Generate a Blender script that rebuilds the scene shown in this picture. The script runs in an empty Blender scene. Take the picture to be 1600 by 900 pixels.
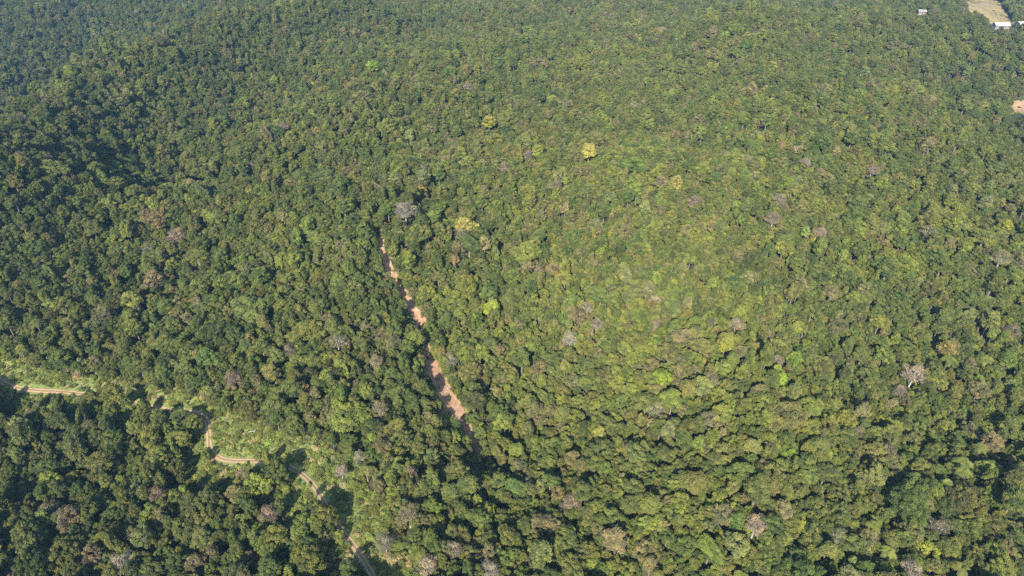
import bpy, math, random
import numpy as np

# ------------------------------------------------------------------ basics
SEED = 11
R = np.random.default_rng(SEED)
random.seed(SEED)
S = bpy.context.scene
C = S.collection
PITCH = math.radians(36.0)
CAMH = 222.0
F = 1067.0                                   # focal length in pixels of the 1600 px wide photograph
FW = np.array([0, math.cos(PITCH), -math.sin(PITCH)])
UP = np.array([0, math.sin(PITCH), math.cos(PITCH)])
RT = np.array([1.0, 0, 0])


def ray(px, py):
    d = FW * F + RT * (px - 800.0) + UP * (450.0 - py)
    return d / np.linalg.norm(d)


def flat(px, py, z=0.0):
    d = ray(px, py)
    t = (CAMH - z) / -d[2]
    return np.array([d[0] * t, d[1] * t])


# ------------------------------------------------------------------ terrain
def seg_dist(P, poly):
    """distance of the points P (n,2) from a polyline, and the parameter along it"""
    best = np.full(len(P), 1e9)
    par = np.zeros(len(P))
    side = np.zeros(len(P))
    for i in range(len(poly) - 1):
        a, b = poly[i], poly[i + 1]
        ab = b - a
        L2 = ab @ ab
        t = np.clip(((P - a) @ ab) / L2, 0, 1)
        q = a + t[:, None] * ab
        d = np.linalg.norm(P - q, axis=1)
        m = d < best
        best[m] = d[m]
        par[m] = i + t[m]
        cr = ab[0] * (P[:, 1] - a[1]) - ab[1] * (P[:, 0] - a[0])
        side[m] = np.sign(cr[m])
    return best, par, side


RIDGES = [  # crest drawn on the picture, height, half width
    ([(-120, 360), (0, 262), (85, 195), (150, 135), (240, 103), (370, 50), (520, 10)], 35, 56),
    ([(1180, 66), (1300, 56), (1400, 50), (1520, 58), (1700, 64)], 32, 70),
    ([(640, 290), (820, 266), (1000, 270), (1180, 290), (1400, 252), (1640, 275)], 22, 52),
    ([(600, 96), (740, 92), (900, 84), (1080, 100)], 26, 70),
    ([(-60, 372), (150, 350), (330, 334), (500, 356), (590, 372)], 20, 38),
    ([(1000, 452), (1060, 520), (1080, 600), (1050, 720)], 14, 50),
    ([(520, 560), (330, 520), (120, 500)], 10, 38),
    ([(1180, 180), (1330, 160), (1480, 172), (1640, 190)], 22, 48),
    ([(1250, 420), (1420, 440), (1640, 430)], 14, 42),
    ([(420, 240), (560, 190), (700, 160)], 18, 45),
]
VALLEYS = [
    ([(560, 330), (600, 400), (660, 520), (700, 620), (770, 730), (830, 900)], 7, 26),
    ([(1240, 610), (1400, 690), (1620, 770)], 10, 36),
    ([(60, 240), (60, 170), (180, 80), (330, 25)], 12, 45),
    ([(1010, 120), (1100, 200), (1000, 240)], 10, 45),
    ([(880, 640), (960, 760), (1000, 900)], 7, 30),
]
RIDGES = [(np.array([flat(*p, h + 8) for p in pl]), h, w) for pl, h, w in RIDGES]
RIDGES = [(p, h * 1.12, w) for p, h, w in RIDGES]
VALLEYS = [(np.array([flat(*p, 8 - h) for p in pl]), h, w) for pl, h, w in VALLEYS]
WAV = [(R.uniform(0, 6.28), R.uniform(0, 6.28), lam, amp) for lam, amp in
       [(520, 5.0), (340, 6.0), (230, 4.8), (160, 3.4), (110, 1.9), (75, 1.2), (48, .6)]]


def height(P):
    P = np.atleast_2d(np.asarray(P, float))
    z = np.zeros(len(P))
    for pl, h, w in RIDGES:
        d = seg_dist(P, pl)[0]
        z += h * np.exp(-(d / w) ** 2)
    for pl, h, w in VALLEYS:
        d = seg_dist(P, pl)[0]
        z -= h * np.exp(-(d / w) ** 2)
    for a, ph, lam, amp in WAV:
        k = 6.2832 / lam
        z += amp * np.sin(k * (P[:, 0] * math.cos(a) + P[:, 1] * math.sin(a)) + ph) * \
            np.cos(0.83 * k * (-P[:, 0] * math.sin(a) + P[:, 1] * math.cos(a)) + 1.7 * ph)
    return z - Z0


Z0 = 0.0
Z0 = float(height(np.array([flat(800, 640)]))[0])


def hit(px, py, lift=0.0):
    """the ground point (or a point lift metres above it) that the pixel looks at"""
    d = ray(px, py)
    t = np.arange(180.0, 2600.0, 4.0)
    for _ in range(2):
        pts = d[None] * t[:, None]
        dz = CAMH + pts[:, 2] - (height(pts[:, :2]) + lift)
        k = int(np.argmax(dz < 0))
        if dz[k] >= 0:
            k = len(t) - 1
        t = np.linspace(t[max(k - 1, 0)], t[k], 40)
    p = d * t[20]
    return np.array([p[0], p[1], CAMH + p[2] - lift])


def project(P):
    P = np.atleast_2d(P).astype(float) - np.array([0, 0, CAMH])
    z = P @ FW
    return np.stack([800 + F * (P @ RT) / z, 450 - F * (P @ UP) / z, z], 1)


# ------------------------------------------------------------------ object helpers
def link(o, parent=None):
    C.objects.link(o)
    if parent is not None:
        o.parent = parent
    return o


def mesh(name, V, Fc, mats, midx=None, attrs=None, smooth=False):
    V = np.asarray(V, np.float32)
    me = bpy.data.meshes.new(name)
    me.vertices.add(len(V))
    me.vertices.foreach_set("co", V.ravel())
    if isinstance(Fc, np.ndarray):
        n, k = Fc.shape
        loops = Fc.astype(np.int32).ravel()
        starts = np.arange(n, dtype=np.int32) * k
    else:
        n = len(Fc)
        ks = np.array([len(f) for f in Fc], np.int32)
        loops = np.concatenate([np.asarray(f, np.int32) for f in Fc])
        starts = np.concatenate([[0], np.cumsum(ks)[:-1]]).astype(np.int32)
    me.loops.add(len(loops))
    me.loops.foreach_set("vertex_index", loops)
    me.polygons.add(n)
    me.polygons.foreach_set("loop_start", starts)
    for m in mats:
        me.materials.append(m)
    if midx is not None:
        me.polygons.foreach_set("material_index", np.asarray(midx, np.int32))
    me.polygons.foreach_set("use_smooth", np.full(n, smooth))
    me.update(calc_edges=True)
    for k, v in (attrs or {}).items():
        a = me.attributes.new(k, "FLOAT", "POINT")
        a.data.foreach_set("value", np.asarray(v, np.float32))
    me.validate()
    return me


class Geo:
    """collects polygons for ONE mesh"""

    def __init__(s):
        s.V, s.F, s.M, s.A, s.n = [], [], [], [], 0

    def add(s, V, Fc, m=0, a=0.5):
        V = np.asarray(V, float)
        s.V.append(V)
        s.F += [[i + s.n for i in f] for f in Fc]
        s.M += [m] * len(Fc)
        s.A.append(np.full(len(V), a) if np.isscalar(a) else np.asarray(a))
        s.n += len(V)

    def tube(s, pts, rad, m=0, sides=6, a=0.5):
        pts = np.asarray(pts, float)
        rings = []
        for i, p in enumerate(pts):
            t = pts[min(i + 1, len(pts) - 1)] - pts[max(i - 1, 0)]
            t = t / (np.linalg.norm(t) + 1e-9)
            u = np.cross(t, [0.31, 0.9, 0.2])
            u /= np.linalg.norm(u) + 1e-9
            w = np.cross(t, u)
            an = np.arange(sides) * 6.2832 / sides
            rings.append(p + rad[i] * (np.cos(an)[:, None] * u + np.sin(an)[:, None] * w))
        V = np.concatenate(rings)
        Fc = []
        for i in range(len(pts) - 1):
            for j in range(sides):
                k = (j + 1) % sides
                Fc.append([i * sides + j, i * sides + k, (i + 1) * sides + k, (i + 1) * sides + j])
        Fc.append(list(range(sides))[::-1])
        Fc.append([(len(pts) - 1) * sides + j for j in range(sides)])
        s.add(V, Fc, m, a)

    def box(s, x0, x1, y0, y1, z0, z1, m=0):
        V = [(x, y, z) for z in (z0, z1) for y in (y0, y1) for x in (x0, x1)]
        s.add(V, [[0, 2, 3, 1], [4, 5, 7, 6], [0, 1, 5, 4], [2, 6, 7, 3], [0, 4, 6, 2], [1, 3, 7, 5]], m)

    def mesh(s, name, mats, smooth=False):
        return mesh(name, np.concatenate(s.V), s.F, mats, s.M, {"lv": np.concatenate(s.A)}, smooth)


def thing(name, label, cat, loc, group=None, rotz=0.0, scale=1.0, data=None):
    o = bpy.data.objects.new(name, data)
    link(o)
    o.location = loc
    o.rotation_euler = (0, 0, rotz)
    o.scale = (scale,) * 3 if np.isscalar(scale) else scale
    o["label"] = label
    o["category"] = cat
    if group:
        o["group"] = group
    return o


def part(name, data, parent):
    return link(bpy.data.objects.new(name, data), parent)


# ------------------------------------------------------------------ materials
def mat(name):
    m = bpy.data.materials.new(name)
    m.use_nodes = True
    nt = m.node_tree
    b = nt.nodes["Principled BSDF"]
    return m, nt, b


def N(nt, typ, **kw):
    n = nt.nodes.new(typ)
    for k, v in kw.items():
        setattr(n, k, v)
    return n


def foliage(name, rough=0.62, trans=0.24, vary=0.5, spec=0.28):
    m, nt, b = mat(name)
    L = nt.links
    tint = N(nt, "ShaderNodeAttribute", attribute_type="INSTANCER", attribute_name="tint")
    lv = N(nt, "ShaderNodeAttribute", attribute_type="GEOMETRY", attribute_name="lv")
    # each leaf spray has its own age: old dark leaves, young yellowish ones
    mr = N(nt, "ShaderNodeMapRange")
    mr.inputs["To Min"].default_value = 1 - vary
    mr.inputs["To Max"].default_value = 1 + vary
    L.new(lv.outputs["Fac"], mr.inputs["Value"])
    mul = N(nt, "ShaderNodeVectorMath", operation="SCALE")
    L.new(tint.outputs["Vector"], mul.inputs[0])
    L.new(mr.outputs["Result"], mul.inputs["Scale"])
    shift = N(nt, "ShaderNodeMix", data_type="RGBA", blend_type="MULTIPLY")
    ramp = N(nt, "ShaderNodeValToRGB")
    ramp.color_ramp.elements[0].color = (0.88, 1.0, 1.12, 1)
    ramp.color_ramp.elements[1].color = (1.14, 1.04, 0.84, 1)
    L.new(lv.outputs["Fac"], ramp.inputs["Fac"])
    shift.inputs["Factor"].default_value = 1.0
    L.new(mul.outputs["Vector"], shift.inputs["A"])
    L.new(ramp.outputs["Color"], shift.inputs["B"])
    L.new(shift.outputs["Result"], b.inputs["Base Color"])
    b.inputs["Roughness"].default_value = rough
    b.inputs["Specular IOR Level"].default_value = spec
    b.inputs["Diffuse Roughness"].default_value = 1.0
    out = nt.nodes["Material Output"]
    tr = N(nt, "ShaderNodeBsdfTranslucent")
    L.new(shift.outputs["Result"], tr.inputs["Color"])
    mx = N(nt, "ShaderNodeMixShader")
    mx.inputs["Fac"].default_value = trans
    L.new(b.outputs["BSDF"], mx.inputs[1])
    L.new(tr.outputs["BSDF"], mx.inputs[2])
    L.new(mx.outputs["Shader"], out.inputs["Surface"])
    return m


def noisy(name, cols, scale, rough=0.9, detail=6.0, coords="Object", bump=0.0):
    """cols: list of (position, colour) over a noise"""
    m, nt, b = mat(name)
    L = nt.links
    tc = N(nt, "ShaderNodeTexCoord")
    n = N(nt, "ShaderNodeTexNoise")
    n.inputs["Scale"].default_value = scale
    n.inputs["Detail"].default_value = detail
    n.inputs["Roughness"].default_value = 0.65
    L.new(tc.outputs[coords], n.inputs["Vector"])
    r = N(nt, "ShaderNodeValToRGB")
    el = r.color_ramp.elements
    while len(el) < len(cols):
        el.new(0.5)
    for e, (p, c) in zip(el, cols):
        e.position = p
        e.color = (*c, 1)
    L.new(n.outputs["Fac"], r.inputs["Fac"])
    L.new(r.outputs["Color"], b.inputs["Base Color"])
    b.inputs["Roughness"].default_value = rough
    b.inputs["Specular IOR Level"].default_value = 0.2
    if bump:
        bp = N(nt, "ShaderNodeBump")
        bp.inputs["Strength"].default_value = bump
        bp.inputs["Distance"].default_value = 0.2
        L.new(n.outputs["Fac"], bp.inputs["Height"])
        L.new(bp.outputs["Normal"], b.inputs["Normal"])
    return m


M_LEAF = foliage("leaves")
M_TWIG = foliage("twigs", rough=0.85, trans=0.0, vary=0.45, spec=0.1)
M_BARK = noisy("bark", [(0.3, (0.10, 0.08, 0.06)), (0.7, (0.22, 0.19, 0.15))], 2.0)
M_PALEBARK = noisy("pale_bark", [(0.3, (0.24, 0.21, 0.18)), (0.7, (0.45, 0.42, 0.38))], 2.0)
M_GROUND = noisy("forest_floor", [(0.3, (0.028, 0.034, 0.014)), (0.55, (0.05, 0.058, 0.022)), (0.75, (0.085, 0.075, 0.035))], 0.12, bump=0.3)
M_GRASS = noisy("verge_grass", [(0.3, (0.075, 0.105, 0.025)), (0.48, (0.13, 0.16, 0.042)), (0.62, (0.18, 0.185, 0.064)), (0.76, (0.27, 0.22, 0.12))], 0.55, detail=9, bump=0.8)
M_DRYGRASS = noisy("dry_grass", [(0.3, (0.12, 0.115, 0.04)), (0.5, (0.22, 0.165, 0.07)), (0.7, (0.30, 0.205, 0.105))], 0.09, bump=0.4)
M_SOIL = noisy("bare_soil", [(0.28, (0.13, 0.085, 0.045)), (0.43, (0.25, 0.15, 0.085)), (0.57, (0.32, 0.20, 0.12)), (0.72, (0.42, 0.29, 0.19))], 0.5, bump=0.8)


def road_material():
    m, nt, b = mat("track_dirt")
    L = nt.links
    u = N(nt, "ShaderNodeAttribute", attribute_type="GEOMETRY", attribute_name="lv")
    tc = N(nt, "ShaderNodeTexCoord")
    n = N(nt, "ShaderNodeTexNoise")
    n.inputs["Scale"].default_value = 0.7
    n.inputs["Detail"].default_value = 7
    L.new(tc.outputs["Object"], n.inputs["Vector"])
    # crown of grass between the wheel tracks, ragged by the noise
    add = N(nt, "ShaderNodeMath", operation="MULTIPLY_ADD")
    L.new(n.outputs["Fac"], add.inputs[0])
    add.inputs[1].default_value = 0.5
    L.new(u.outputs["Fac"], add.inputs[2])
    r = N(nt, "ShaderNodeValToRGB")
    el = r.color_ramp.elements
    cs = [(0.22, (0.15, 0.125, 0.045)), (0.42, (0.22, 0.14, 0.075)), (0.58, (0.31, 0.215, 0.135)),
          (0.85, (0.27, 0.19, 0.11)), (1.0, (0.16, 0.135, 0.055)), (1.2, (0.16, 0.15, 0.05))]
    while len(el) < len(cs):
        el.new(0.5)
    for e, (p, c) in zip(el, cs):
        e.position = p / 1.3
        e.color = (*c, 1)
    sc = N(nt, "ShaderNodeMath", operation="DIVIDE")
    L.new(add.outputs[0], sc.inputs[0])
    sc.inputs[1].default_value = 1.3
    L.new(sc.outputs[0], r.inputs["Fac"])
    L.new(r.outputs["Color"], b.inputs["Base Color"])
    b.inputs["Roughness"].default_value = 0.95
    b.inputs["Specular IOR Level"].default_value = 0.1
    return m


M_ROAD = road_material()
M_ROOF = noisy("white_sheet_roof", [(0.35, (0.27, 0.27, 0.27)), (0.65, (0.40, 0.40, 0.40))], 0.8, rough=0.5)
M_ROOF2 = noisy("fibre_cement_roof", [(0.35, (0.19, 0.175, 0.16)), (0.65, (0.29, 0.27, 0.25))], 0.8, rough=0.8)
M_WALL = noisy("rendered_wall", [(0.35, (0.17, 0.15, 0.125)), (0.65, (0.26, 0.235, 0.205))], 1.2)
M_DARK = noisy("dark_wood", [(0.35, (0.05, 0.04, 0.035)), (0.65, (0.09, 0.07, 0.06))], 3.0)

# ------------------------------------------------------------------ tree shapes
UPV = np.array([0, 0, 1.0])


def rdir(n, rng):
    v = rng.normal(size=(n, 3))
    return v / np.linalg.norm(v, axis=1, keepdims=True)


def leaf_quads(P, Nn, size, aspect, rng, fold=0.0):
    """one bent leaf spray per point: quads with a random turn about their normal"""
    n = len(P)
    t = np.cross(Nn, rdir(n, rng))
    t /= np.linalg.norm(t, axis=1, keepdims=True) + 1e-9
    b = np.cross(Nn, t)
    s = (size * rng.uniform(0.65, 1.35, n))[:, None]
    w = s / aspect
    V = np.empty((n, 4, 3))
    V[:, 0] = P - t * s * 0.5
    V[:, 1] = P - b * w * 0.5 + Nn * s * fold
    V[:, 2] = P + t * s * 0.5
    V[:, 3] = P + b * w * 0.5 + Nn * s * fold
    return V.reshape(-1, 3), np.arange(n * 4).reshape(n, 4)


def crown_lobes(r, hgt, nl, flatness, rng, openness=1.0, lobe=(0.26, 0.42)):
    """lobe centres and radii over a dome whose top is at hgt"""
    lr = r * rng.uniform(lobe[0], lobe[1], nl)
    zc = hgt - r * flatness
    cs = []
    p2, p3 = rng.uniform(0, 6.28, 2)
    for i in range(nl):
        for _ in range(30):
            d = rdir(1, rng)[0]
            d[2] = abs(d[2]) * 1.55 - 0.72
            q = d / np.linalg.norm(d)
            az = math.atan2(q[1], q[0])
            rad = (r - lr[i]) * rng.uniform(0.62, 1.14) * (1 + .17 * math.sin(2 * az + p2) + .14 * math.sin(3 * az + p3))
            c = np.array([q[0] * rad, q[1] * rad, zc + q[2] * rng.uniform(.8, 1.1) * max(r * flatness - lr[i] * 0.8, 0.2 * r)])
            if all(np.linalg.norm(c - o) > 0.62 * openness * (lr[i] + lr[j]) for j, o in enumerate(cs)):
                break
        cs.append(c)
    return np.array(cs), lr, zc


def make_tree(r, hgt, nl, flatness, rng, leaf=0.5, dens=2.3, openness=1.0, kind="leaf", bark=1, lobe=(0.26, 0.42)):
    """returns (crown geometry, trunk Geo)"""
    cs, lr, zc = crown_lobes(r, hgt, nl, flatness, rng, openness, lobe)
    P, Nn, A = [], [], []
    for c, q in zip(cs, lr):
        area = 4 * math.pi * q * q
        asp = 1.5 if kind == "leaf" else 4.5
        n = int(dens * area / (leaf * leaf / asp * 0.5) * 0.62)
        d = rdir(n, rng)
        d[:, 2] = np.where(d[:, 2] < -0.35, -d[:, 2], d[:, 2])
        sq = np.array([rng.uniform(0.9, 1.15), rng.uniform(0.9, 1.15), rng.uniform(0.72, 0.95)])
        bump = 1 + 0.16 * np.sin(d @ rdir(1, rng)[0] * 7 + rng.uniform(0, 6)) + 0.12 * np.sin(d @ rdir(1, rng)[0] * 11)
        p = c + d * sq * q * (rng.uniform(0.72, 1.1, n) * bump)[:, None]
        nn = d * 0.95 + UPV * 0.25 + rdir(n, rng) * 0.75
        nn /= np.linalg.norm(nn, axis=1, keepdims=True)
        keep = np.ones(n, bool)
        for c2, q2 in zip(cs, lr):
            if c2 is not c:
                keep &= np.linalg.norm(p - c2, axis=1) > q2 * 0.62
        P.append(p[keep])
        Nn.append(nn[keep])
        base = rng.uniform(0.1, 0.9)
        A.append(np.clip(base + rng.normal(0, 0.17, keep.sum()), 0, 1))
    P, Nn, A = np.concatenate(P), np.concatenate(Nn), np.concatenate(A)
    V, Q = leaf_quads(P, Nn, leaf, 1.5 if kind == "leaf" else 4.5, rng, 0.08)
    tr = Geo()
    lean = rng.normal(0, 0.25, 2) * r * 0.2
    fork = np.array([lean[0], lean[1], max(zc - r * 0.55, hgt * 0.3)])
    r0 = 0.035 * hgt * 0.55 + 0.05
    tr.tube([(0, 0, -0.6), (lean[0] * .3, lean[1] * .3, fork[2] * .45), fork], [r0 * 1.25, r0 * 0.85, r0 * 0.7], bark, 7)
    order = rng.permutation(len(cs))[:(9 if kind == "leaf" else len(cs))]
    for i in order:
        c = cs[i]
        mid = fork * 0.45 + c * 0.55 + np.array([0, 0, -0.12 * r]) + rng.normal(0, 0.05 * r, 3)
        tr.tube([fork - [0, 0, .2], mid, c], [r0 * 0.5, r0 * 0.3, r0 * 0.1], bark, 5)
        if kind != "leaf":
            for _ in range(5):
                e = c + rdir(1, rng)[0] * [1, 1, .8] * lr[i] * 0.95
                tr.tube([c * .6 + mid * .4, c * .45 + e * .55 + rng.normal(0, .12 * lr[i], 3), e], [r0 * 0.2, r0 * 0.13, 0.03], bark, 4)
    return (V, Q, np.repeat(A, 4)), tr


def palm(rng, hgt=11.0, nf=20, L=3.6):
    tr = Geo()
    ln = rng.normal(0, 0.5, 2)
    top = np.array([ln[0], ln[1], hgt])
    tr.tube([(0, 0, -.5), (ln[0] * .3, ln[1] * .3, hgt * .5), top], [.24, .17, .15], 1, 7)
    Vs, Qs, As, n0 = [], [], [], 0
    for k in range(nf):
        az = k * 2.399 + rng.uniform(-.2, .2)
        el = math.radians(rng.uniform(-12, 70))
        l = L * rng.uniform(.8, 1.1)
        h = np.array([math.cos(az), math.sin(az), 0])
        side = np.array([-h[1], h[0], 0])
        a = rng.uniform(0.25, 0.8)
        prev = None
        for s in np.linspace(0, 1, 9):
            c = top + h * l * (s * math.cos(el) + .12 * s * s) + UPV * l * (s * math.sin(el) - 0.75 * s * s)
            if prev is not None:
                for sg in (-1, 1):           # the leaflets of this stretch of the frond
                    w = l * 0.24 * math.sin(math.pi * min(s * 1.02, 1)) ** .6 + .06
                    for u in (0.0, 0.5):
                        p0 = prev * (1 - u) + c * u
                        p1 = prev * (.62 - u) + c * (.38 + u)
                        tip = side * sg * w + (c - prev) * .7 - UPV * .22 * w
                        Vs.append([p0, p1, p1 + tip * .95, p0 + tip])
                        Qs.append([n0, n0 + 1, n0 + 2, n0 + 3])
                        As += [a] * 4
                        n0 += 4
            prev = c
    return (np.concatenate([np.array(v) for v in Vs]), np.array(Qs), np.array(As)), tr


def shrub(rng, r=1.4, leaf=0.4):
    P, Nn, A = [], [], []
    for k in range(rng.integers(4, 8)):
        q = r * rng.uniform(.35, .6)
        an, rad = rng.uniform(0, 6.28), r * rng.uniform(.1, .7)
        c = np.array([math.cos(an) * rad, math.sin(an) * rad, q * rng.uniform(.5, 1.1)])
        n = int(26 * (q / leaf) ** 2) + 20
        d = rdir(n, rng)
        d[:, 2] = np.abs(d[:, 2])
        P.append(c + d * q * rng.uniform(.6, 1.15, n)[:, None])
        nn = d * .6 + UPV * .5 + rdir(n, rng) * .7
        Nn.append(nn / np.linalg.norm(nn, axis=1, keepdims=True))
        A.append(np.clip(rng.uniform(.25, .75) + rng.normal(0, .17, n), 0, 1))
    V, Q = leaf_quads(np.concatenate(P), np.concatenate(Nn), leaf, 1.9, rng, .1)
    st = Geo()
    for k in range(4):
        d = rdir(1, rng)[0] * r * .6
        st.tube([(0, 0, -.2), (d[0] * .5, d[1] * .5, abs(d[2]) * .5 + .3), (d[0], d[1], abs(d[2]) + .6)], [.06, .04, .02], 1, 4)
    return (V, Q, np.repeat(np.concatenate(A), 4)), st


def tuft(rng, r=1.0):
    """a clump of tall grass: blades leaning outward from the base"""
    V, Q, A = [], [], []
    for k in range(90):
        an, q = rng.uniform(0, 6.28), r * math.sqrt(rng.uniform(0, 1)) * .8
        b = np.array([math.cos(an) * q, math.sin(an) * q, 0])
        az, l = an + rng.normal(0, .8), rng.uniform(.5, 1.25) * r
        h = np.array([math.cos(az), math.sin(az), 0])
        sd = np.array([-h[1], h[0], 0]) * rng.uniform(.05, .11)
        m, e = b + h * l * .28 + UPV * l * .7, b + h * l * .8 + UPV * l * rng.uniform(.6, .95)
        n0 = len(V)
        V += [b - sd, b + sd, m + sd, m - sd, e + sd * .3, e - sd * .3]
        Q += [[n0, n0 + 1, n0 + 2, n0 + 3], [n0 + 3, n0 + 2, n0 + 4, n0 + 5]]
        A += [rng.uniform(.1, .95)] * 6
    st = Geo()
    st.tube([(0, 0, -.1), (0.03, 0, .2), (.05, .02, .35)], [.05, .03, .01], 1, 4)
    return (np.array(V), np.array(Q), np.array(A)), st


rs = np.random.default_rng(5)
SHAPES = []          # dict: cls, form word, r, crown mesh, trunk mesh, joined mesh


def register(cls, form, r, crown, tr, mats):
    (V, Q, A) = crown
    cm = mesh(form + "_crown", V, Q, [mats[0]], None, {"lv": A})
    tm = tr.mesh(form + "_trunk", [mats[1], mats[1]])
    TV = np.concatenate(tr.V)
    allF = [list(q) for q in Q] + [[i + len(V) for i in f] for f in tr.F]
    jm = mesh(form + "_whole", np.concatenate([V, TV]), allF, list(mats),
              [0] * len(Q) + [1] * len(tr.F), {"lv": np.concatenate([A, np.full(len(TV), .5)])})
    SHAPES.append(dict(cls=cls, form=form, r=r, crown=cm, trunk=tm, whole=jm))


LM, TM = (M_LEAF, M_BARK), (M_TWIG, M_PALEBARK)
for k in range(5):      # small crowns of the understorey and of young trees
    register("small", "young", 2.5, *make_tree(2.5, rs.uniform(5.0, 7.5), rs.integers(16, 24), rs.uniform(1.0, 1.5), rs, leaf=.44, dens=1.7, openness=1.1, lobe=(.22, .38)), LM)
for k in range(8):
    register("mid", "domed", 3.9, *make_tree(3.9, rs.uniform(9, 12.5), rs.integers(44, 62), rs.uniform(.9, 1.4), rs, leaf=.48, dens=1.7, openness=1.12, lobe=(.14, .27)), LM)
for k in range(3):
    register("mid", "open", 4.0, *make_tree(4.0, rs.uniform(10, 13), rs.integers(24, 30), rs.uniform(.9, 1.3), rs, leaf=.48, dens=1.6, openness=1.35, lobe=(.17, .32)), LM)
for k in range(2):
    register("mid", "slender", 2.9, *make_tree(2.9, rs.uniform(11.5, 13.5), 28, 1.5, rs, leaf=.5, lobe=(.22, .4)), LM)
for k in range(4):
    register("large", "broad", 6.2, *make_tree(6.2, rs.uniform(12.5, 15), rs.integers(80, 105), rs.uniform(.65, .95), rs, leaf=.54, dens=1.7, openness=1.12, lobe=(.11, .22)), LM)
for k in range(4):
    register("bare", "bare", 4.0, *make_tree(4.0, rs.uniform(9.5, 12), rs.integers(22, 32), rs.uniform(.8, 1.1), rs, leaf=.62, dens=.5, kind="twig", openness=1.1, lobe=(.2, .36)), TM)
for k in range(3):
    register("palm", "palm", 3.2, *palm(rs, rs.uniform(10.5, 13)), LM)
for k in range(4):
    register("shrub", "shrub", 1.4, *shrub(rs), LM)
for k in range(3):
    register("shrub", "tuft", 1.0, *tuft(rs), LM)
BY = {}
for i, s in enumerate(SHAPES):
    BY.setdefault(s["cls"], []).append(i)

# ------------------------------------------------------------------ the open ground, drawn on the picture
ROADPX = [(-60, 540), (-25, 572), (0, 594), (22, 605), (60, 611), (110, 614), (165, 622), (220, 633), (270, 643), (305, 646), (322, 656),
          (326, 676), (328, 700), (343, 716), (367, 721), (400, 721), (430, 724), (458, 733), (480, 749), (500, 774), (512, 795),
          (525, 815), (538, 834), (558, 861), (578, 892), (596, 925), (612, 960)]
GULLYPX = [(592, 372), (598, 394), (606, 415), (614, 434), (625, 452), (640, 478), (654, 500), (661, 525), (666, 550), (676, 577),
           (689, 604), (704, 632), (716, 652), (728, 670), (741, 692), (757, 716)]
GULLYW = [2.2, 2.8, 3.4, 3.2, 3.2, 3.6, 5.2, 3.6, 3.2, 4.6, 5.4, 5.4, 4.8, 3.2, 2.8, 2.2]


def resample(P, step):
    P = np.asarray(P)
    # smooth Catmull-Rom
    out = []
    for i in range(len(P) - 1):
        p0, p1, p2, p3 = P[max(i - 1, 0)], P[i], P[i + 1], P[min(i + 2, len(P) - 1)]
        n = max(int(np.linalg.norm(p2 - p1) / step), 1)
        for t in np.arange(n) / n:
            out.append(0.5 * (2 * p1 + (p2 - p0) * t + (2 * p0 - 5 * p1 + 4 * p2 - p3) * t * t + (3 * p1 - p0 - 3 * p2 + p3) * t ** 3))
    out.append(P[-1])
    return np.array(out)


ROAD = resample([hit(*p)[:2] for p in ROADPX], 1.0)
GULLY0 = np.array([hit(*p)[:2] for p in GULLYPX])
GULLY = resample(GULLY0, 1.5)
GW = np.interp(np.linspace(0, 1, len(GULLY)), np.linspace(0, 1, len(GULLYW)), GULLYW) * .92
ROADC, GULLYC = ROAD[::6], GULLY[::4]


def poly(px):
    return np.array([hit(*p)[:2] for p in px])


def inside(P, pg):
    P = np.atleast_2d(P)
    c = np.zeros(len(P), bool)
    j = len(pg) - 1
    for i in range(len(pg)):
        a, b = pg[i], pg[j]
        m = ((a[1] > P[:, 1]) != (b[1] > P[:, 1])) & (P[:, 0] < (b[0] - a[0]) * (P[:, 1] - a[1]) / (b[1] - a[1] + 1e-12) + a[0])
        c ^= m
        j = i
    return c


VERGE = poly([(-40, 528), (2, 552), (40, 574), (110, 586), (185, 598), (255, 612), (318, 620), (344, 640), (356, 658), (400, 652), (428, 674), (462, 686),
              (530, 708), (562, 738), (584, 776), (608, 818), (634, 858), (664, 915), (600, 930), (575, 898), (548, 862), (522, 815),
              (500, 800), (478, 785), (465, 760), (448, 738), (425, 733), (366, 730), (336, 724), (318, 700), (312, 664), (255, 652), (160, 632),
              (60, 620), (0, 606), (-40, 590)])
CLEAR = poly([(1500, 6), (1530, -6), (1556, -2), (1566, 10), (1578, 26), (1606, 34), (1612, 44), (1560, 44), (1545, 33), (1518, 20)])
SOILR = [poly([(1578, 160), (1592, 157), (1635, 156), (1635, 183), (1598, 181), (1584, 174)]),
         poly([(1566, 205), (1582, 206), (1630, 214), (1630, 221), (1582, 213), (1566, 210)]),
         poly([(1560, 317), (1590, 327), (1635, 336), (1635, 345), (1592, 337), (1560, 325)])]
GAPS = [poly([(300, 690), (318, 676), (322, 720), (308, 752), (296, 740)]), poly([(440, 735), (462, 742), (480, 790), (455, 800), (436, 775)])]


def open_ground(P):
    """True where no tree may stand"""
    d, _, _ = seg_dist(P, ROADC)
    g, par, _ = seg_dist(P, GULLYC)
    gw = np.interp(par / (len(GULLYC) - 1), np.linspace(0, 1, len(GW)), GW)
    o = (d < 2.6) | (g < gw * .92)
    for pg in [VERGE, CLEAR] + SOILR + GAPS:
        o |= inside(P, pg)
    return o


# ------------------------------------------------------------------ colours (linear albedo)
COL = {
    "dark green": (0.053, 0.077, 0.020),
    "mid green": (0.078, 0.104, 0.024),
    "olive": (0.104, 0.110, 0.033),
    "yellow-green": (0.120, 0.146, 0.028),
    "grey-brown": (0.128, 0.117, 0.062),
    "lime": (0.145, 0.185, 0.028),
    "golden yellow": (0.195, 0.180, 0.046),
    "pale green": (0.122, 0.148, 0.052),
    "tan": (0.165, 0.142, 0.064),
    "bare grey": (0.165, 0.150, 0.108),
    "bare brown": (0.118, 0.110, 0.066),
}
CN = list(COL)
CNT = {}


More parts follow.
